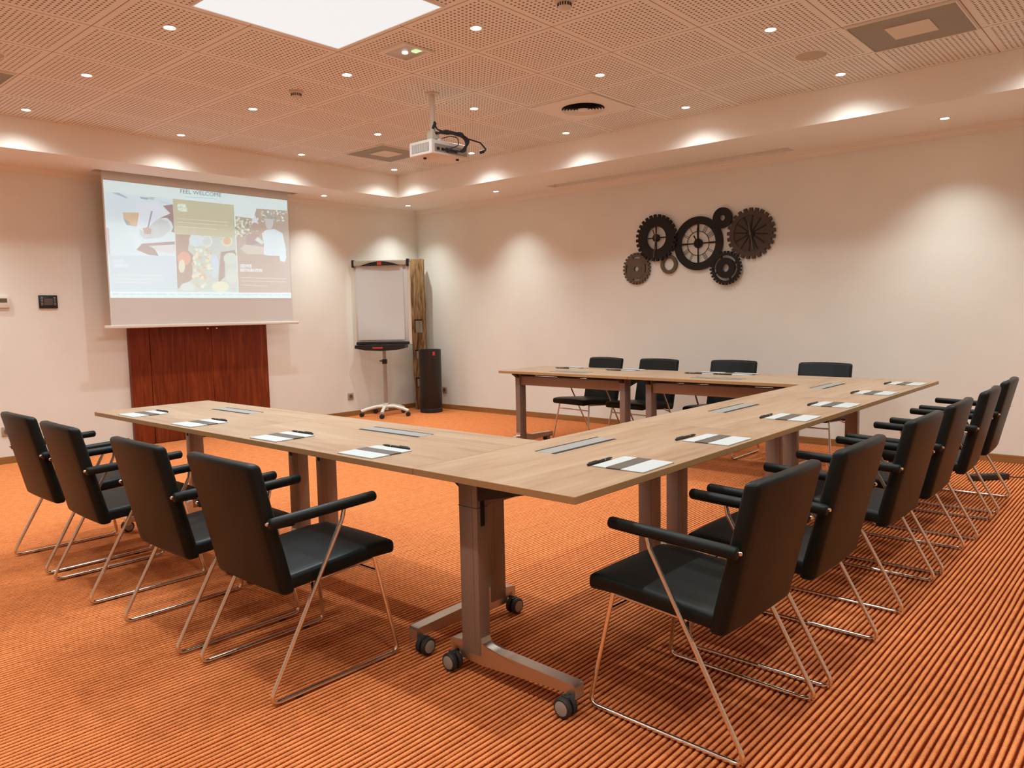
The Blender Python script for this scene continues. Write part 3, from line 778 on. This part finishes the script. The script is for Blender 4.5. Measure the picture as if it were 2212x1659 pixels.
# ------------------------------------------------------------------ tables
def make_table():
    # local: x along length 0..L, y=0 is the sitter's edge, y=W the inner edge
    t = thing('folding_table', '', 'table', group='oak top folding tables of the u-shaped layout')
    b = new_bm(); box(b, .001, L-.001, .0005, W-.0005, TZ-.023, TZ, .0012, 1)
    for f in b.faces:
        f.normal_update(); f.material_index = 0 if abs(f.normal.z) > .9 else 1
    obj('tabletop', b, [M['oak'], M['oak_edge']], t, 0)
    yc = W-.165
    for s, x in ((1, .125), (-1, L-.125)):
        b = new_bm(); box(b, x-.027, x+.027, yc-.044, yc+.044, .075, .69, .005, 2)
        box(b, x-.0283, x+.0283, yc-.022, yc-.020, .10, .66); col = obj('column', b, M['greymetal'], t)
        b = new_bm(); box(b, x-.0285, x+.0285, yc-.0445, yc+.0445, .595, .5965); box(b, x-s*.0-.010, x+.010, yc-.0455, yc-.040, .53, .64); obj('latch', b, M['dark'], col, 0)
        # foot, cast aluminium, runs across the table
        b = new_bm()
        prof = [(.085, .052), (.085, .090), (.092, .096), (.105, .098), (yc-.11, .108), (yc-.066, .114), (yc-.052, .122), (yc-.0445, .140), (yc+.0445, .140), (yc+.0455, .118), (yc+.050, .113), (W-.068, .108), (W-.060, .104), (W-.060, .052), (W-.078, .052), (W-.078, .088), (W-.10, .084), (yc+.05, .050), (yc-.05, .044), (.16, .064), (.108, .066), (.104, .052)]
        vs0 = len(b.verts); prism(b, prof, .046, 'YZ', x-.023)
        bmesh.ops.triangulate(b, faces=[f for f in b.faces if len(f.verts) > 4])
        obj('foot', b, M['alu'], t, 30)
        # casters at both ends, just outside the foot
        for yy in (.11, W-.085):
            cx = x - s*.040
            b = new_bm()
            for q in (-1, 1): lathe(b, [(.0001, q*.005), (.028, q*.005), (.0325, q*.009), (.0325, q*.019), (.028, q*.024), (.0001, q*.024)], (cx, yy, .0325), 'X', 28)
            box(b, cx-.006, cx+.006, yy-.016, yy+.016, .03, .066, .003); cyl(b, (x-s*.012, yy, .062), (cx, yy, .062), .007, n=10)
            ca = obj('caster', b, M['rubber'], t)
            b = new_bm()
            for q in (-1, 1): lathe(b, [(.0001, q*.0262), (.018, q*.0256), (.0235, q*.0243), (.0235, q*.022), (.0001, q*.022)], (cx, yy, .0325), 'X', 24)
            obj('hub', b, M['hub'], ca)
        # tapered bracket carrying the top
        b = new_bm(); prism(b, [(yc+.10, .702), (yc+.10, .69), (yc+.044, .655), (yc-.044, .62), (yc-.33, .688), (yc-.35, .702)], .04, 'YZ', x-.02); obj('top_bracket', b, M['darkmetal'], t, 20)
    b = new_bm(); box(b, .152, L-.152, yc-.020, yc+.030, .588, .672, .004); obj('crossbeam', b, M['greymetal'], t)
    b = new_bm(); box(b, .16, L-.16, yc-.03, yc-.01, .676, .70); obj('cable_tray', b, M['darkmetal'], t, 0)
    # cable flap in the top
    xc = L/2; yf = W-.182
    b = new_bm(); box(b, xc-.205, xc+.205, yf-.036, yf+.036, TZ-.003, TZ+.0010, .0005, 1); fl = obj('cable_flap', b, M['flap'], t, 0)
    b = new_bm(); box(b, xc-.205, xc+.205, yf-.052, yf-.036, TZ-.002, TZ+.0012); box(b, xc-.205, xc+.205, yf+.036, yf+.046, TZ-.002, TZ+.0012); obj('flap_slot', b, M['dark'], fl, 0)
    return t
tab = make_table()
def table(i, loc, rz, label):
    if i == 0: tab.location = loc; tab.rotation_euler = (0, 0, rz); tab['label'] = label
    else: dup(tab, loc, rz, label)
X1, X2, Y2 = TX+2*L, TX+2*L+W, TY+3*L
table(0, (TX, TY, 0), 0, 'oak folding table at the left end of the near arm, by the red cabinet')
table(1, (TX+L, TY, 0), 0, 'oak folding table in the near arm, joining the front corner table')
for i in range(3):
    table(1, (X2, TY+i*L, 0), PI/2, ['oak folding table at the front corner nearest the camera', 'oak folding table in the middle of the right arm', 'oak folding table at the far right end by the clock wall'][i])
table(1, (TX+L, Y2, 0), PI, 'oak folding table at the open end of the far arm')
table(1, (TX+2*L, Y2, 0), PI, 'oak folding table of the far arm beside the inner far corner')

# ------------------------------------------------------------------ chairs
def make_chair():
    t = thing('conference_chair', '', 'chair', group='dark leather armchairs around the tables')
    hw = .2375
    # seat: faces +x
    def slabv(x0_, x1_, y_, z0_, z1_, bev):
        b = new_bm(); box(b, x0_, x1_, -y_, y_, z0_, z1_, bev, 4)
        for k in range(-5, 6): bmesh.ops.bisect_plane(b, geom=b.verts[:]+b.edges[:]+b.faces[:], plane_co=(0, k*y_/6.5, 0), plane_no=(0, 1, 0))
        return b
    b = slabv(-.175, .278, .215, -.026, .026, .019)
    for k in range(-4, 6): bmesh.ops.bisect_plane(b, geom=b.verts[:]+b.edges[:]+b.faces[:], plane_co=(k*.045, 0, 0), plane_no=(1, 0, 0))
    for v in b.verts:
        x, y, z = v.co
        zc = .373 + (x+.215)/.493*.034
        if x < -.12: z *= 1.0
        if x > .15: z -= .012*((x-.15)/.128)**2
        v.co.z = zc + z + (.004*math.cos(y/.215*PI/2) if z > 0 else 0)
    obj('seat', b, M['leather'], t)
    b = slabv(-.028, .028, .215, .338, .790, .020)
    for v in b.verts:
        x, y, z = v.co
        u = (z-.338)/.452
        v.co.x = x*(1.0-.12*u) - .176 - .118*u + .020*(y/.215)**2*(.3+.7*u)
        if z > .7: v.co.z += .006*(1-(y/.215)**2)
    obj('backrest', b, M['leather'], t)
    for s in (-1, 1):
        y = s*hw
        b = new_bm()
        tube(b, [(.190, s*.195, .378), (.255, y, .008), (-.284, y, .008), (.030, y, .560), (.040, y, .60)], .0076, 12, .028)
        fr = obj('side_frame', b, M['chrome'], t, 60)
        for xx in (.17, -.17):
            b = new_bm(); box(b, xx-.014, xx+.014, y-.006, y+.006, -.0015, .006, .002); obj('glide', b, M['rubber'], fr)
        b = new_bm(); p0, p1 = Vector((-.250, y, .597)), Vector((.172, y, .612)); d = (p1-p0).normalized()
        tube(b, [p0, p0+d*.003, p0+d*.008, p1-d*.010, p1-d*.004, p1], .0, 16, rads=[.012, .0165, .0185, .0185, .0165, .011]); ar = obj('armrest', b, M['leather'], t, 50)
        b = new_bm(); lathe(b, [(.0065, 0), (.0065, -.007), (.004, -.010), (.0001, -.011)], (-.249, y-s*.004, .598), 'X', 14); cyl(b, (-.238, y-s*.03, .590), (-.238, y, .590), .006, n=10); obj('bolt_cap', b, M['chrome'], ar)
    b = new_bm(); cyl(b, (.203, -.203, .318), (.203, .203, .318), .0058, n=12); obj('crossbar', b, M['chrome'], t)
    b = new_bm(); cyl(b, (-.07, -.2, .352), (-.07, .2, .352), .0058, n=12)
    for s in (-1, 1): tube(b, [(.195, s*.19, .368), (-.07, s*.19, .352), (-.10, s*hw, .328)], .0055, 10, .03)
    obj('seat_support', b, M['chrome'], t)
    return t
ch = make_chair(); cn = [0]
def chair(cx, cy, deg, label):
    if cn[0] == 0: ch.location = (cx, cy, 0); ch.rotation_euler = (0, 0, math.radians(deg)); ch['label'] = label
    else: dup(ch, (cx, cy, 0), math.radians(deg), label)
    cn[0] += 1
E0 = .264
def from_rear(mx, my, deg, label):      # place by the middle of the rear bend of the runners
    a = math.radians(deg); chair(mx + E0*math.cos(a), my + E0*math.sin(a), deg, label)
ordr = ['nearest the camera', 'second from the camera', 'third from the camera', 'fourth from the camera', 'fifth from the camera', 'farthest from the camera']
for (mx, my, dg), o in zip([(6.240, -3.905, 178), (6.262, -3.31, 179.5), (6.268, -2.50, 179), (6.276, -1.895, 181), (6.284, -1.195, 182), (6.272, -.53, 182)], ordr):
    from_rear(mx+.010, my-.032, dg, 'black leather armchair in the right row, ' + o)
for (mx, my, dg), o in zip([(2.635, -4.80, 90), (3.25, -4.811, 88.5), (4.066, -4.808, 89.5), (4.685, -4.79, 89.8)],
                           ['leftmost, in front of the wall socket', 'second from the left', 'third from the left', 'beside the front corner table']):
    from_rear(mx+.020, my-.018, dg, 'black leather armchair in the near left row, ' + o)
for cx, cy, dg, o in [(2.71, .02, -98, 'leftmost'), (3.325, .02, -95, 'second from the left'), (4.065, .09, -90, 'third from the left'), (4.86, .10, -90, 'rightmost')]:
    chair(cx, cy, dg, 'black leather armchair at the far table by the clock wall, ' + o)

# ------------------------------------------------------------------ notepads and pens
def make_pad():
    # local: +y away from sitter; spans x -.1025..+.1025, y 0..-.2 (towards the sitter)
    t = thing('notepad', '', 'notepad', group='white notepads with brown band on the tables')
    b = new_bm(); box(b, -.104, .104, -.198, 0, 0, .004, .0008, 1); obj('sheets', b, M['padpaper'], t, 0)
    b = new_bm(); box(b, -.1042, .1042, -.112, -.055, .0005, .0047); o = obj('printed_band', b, M['paperband'], t, 0); o['label'] = 'dark brown printed band'
    return t
def make_pen():
    t = thing('pen', '', 'pen', group='black ballpoint pens on the tables')
    b = new_bm(); tube(b, [(-.080, 0, 0), (-.068, 0, 0), (-.058, 0, 0), (.075, 0, 0), (.080, 0, 0)], .0, 12, rads=[.0015, .004, .0052, .0052, .0035]); obj('barrel', b, M['black'], t)
    b = new_bm(); box(b, .022, .072, -.0018, .0018, .005, .0075, .0005); obj('clip', b, mat('pen_clip', (.10, .09, .08), .3, .8), t, 0)
    b = new_bm(); tube(b, [(-.030, 0, 0), (-.026, 0, 0)], .0056, 12); obj('band', b, M['hub'], t)
    return t
pad0, pen0 = make_pad(), make_pen(); used = [0]
def place(x, y, rz, lab, ppos, prz):
    a, c = 'white notepad with brown band, ' + lab, 'black pen by the notepad, ' + lab
    if not used[0]:
        pad0.location = (x, y, TZ); pad0.rotation_euler = (0, 0, rz); pad0['label'] = a
        pen0.location = (*ppos, TZ+.0053); pen0.rotation_euler = (0, 0, prz); pen0['label'] = c; used[0] = 1
    else: dup(pad0, (x, y, TZ), rz, a); dup(pen0, (*ppos, TZ+.0053), prz, c)
R_ = ['nearest the camera on the right arm', 'second from the camera on the right arm', 'third from the camera on the right arm', 'fourth from the camera on the right arm', 'fifth from the camera on the right arm', 'farthest from the camera on the right arm']
for k, (y, dz, ps) in enumerate([(-3.855, .05, 5.588), (-3.23, -.02, 5.578), (-2.45, .03, 5.586), (-1.855, .02, 5.592), (-1.15, .0, 5.590), (-.47, .0, 5.588)]):
    place(5.598, y, PI/2+dz*.5, R_[k], (ps-.006, y-.03, ), PI/2+PI+dz)
Lq = ['leftmost on the near arm', 'second from the left on the near arm', 'third from the left on the near arm', 'rightmost on the near arm']
for k, (x, dz) in enumerate([(2.70, -.02), (3.355, .0), (4.11, .03), (4.76, .02)]):
    place(x, -4.122, dz*.6, Lq[k], (x-.02+.005*k, -4.110), dz)
Fq = ['leftmost on the far arm', 'second from the left on the far arm', 'third from the left on the far arm', 'rightmost on the far arm']
for k, (x, pxx) in enumerate([(2.75, 2.69), (3.36, 3.265), (4.13, 4.05), (4.42, 4.30)]):
    place(x, -.345 if k < 3 else -.33, PI, Fq[k], (pxx, -.360 if k < 3 else -.344), .02)

# ------------------------------------------------------------------ power strip with its cable
t = thing('power_strip', 'black power strip with cable lying on the carpet behind the last chair', 'power strip', (6.07, .217, 0), math.atan2(.215, .191))
b = new_bm(); box(b, -.145, .145, -.027, .027, .0, .042, .008, 3); obj('housing', b, M['black'], t)
b = new_bm()
for k in range(5): cyl(b, (-.10+.05*k, 0, .0405), (-.10+.05*k, 0, .0435), .019, n=16)
obj('sockets', b, M['rubber'], t, 0)
b = new_bm(); tube(b, [(.14, 0, .02), (.20, 0, .008), (.42, -.04, .006), (.9, .02, .006), (1.6, .2, .006)], .004, 8, .08); obj('cable', b, M['rubber'], t)

# ------------------------------------------------------------------ camera
cam = bpy.data.cameras.new('camera'); co = bpy.data.objects.new('camera', cam); C.objects.link(co)
yaw, pit, rol, f = 2.2953, -.0916, -.0202, 1659.4252
cy_, sy_, cp_, sp_ = math.cos(yaw), math.sin(yaw), math.cos(pit), math.sin(pit)
F = Vector((cy_*cp_, sy_*cp_, sp_)); Rr = Vector((sy_, -cy_, 0)); U = Rr.cross(F)
cr, sr = math.cos(rol), math.sin(rol)
Xa, Ya = Rr*cr + U*sr, U*cr - Rr*sr
m = Matrix(((Xa.x, Ya.x, -F.x, 7.1078), (Xa.y, Ya.y, -F.y, -6.0645), (Xa.z, Ya.z, -F.z, 1.2493), (0, 0, 0, 1)))
co.matrix_world = m
cam.sensor_fit = 'HORIZONTAL'; cam.sensor_width = 36.; cam.lens = f/2212*36.; cam.clip_start = .05
sc.camera = co
w = bpy.data.worlds.new('world'); sc.world = w; w.use_nodes = True
w.node_tree.nodes['Background'].inputs[0].default_value = (.0, .0, .0, 1)
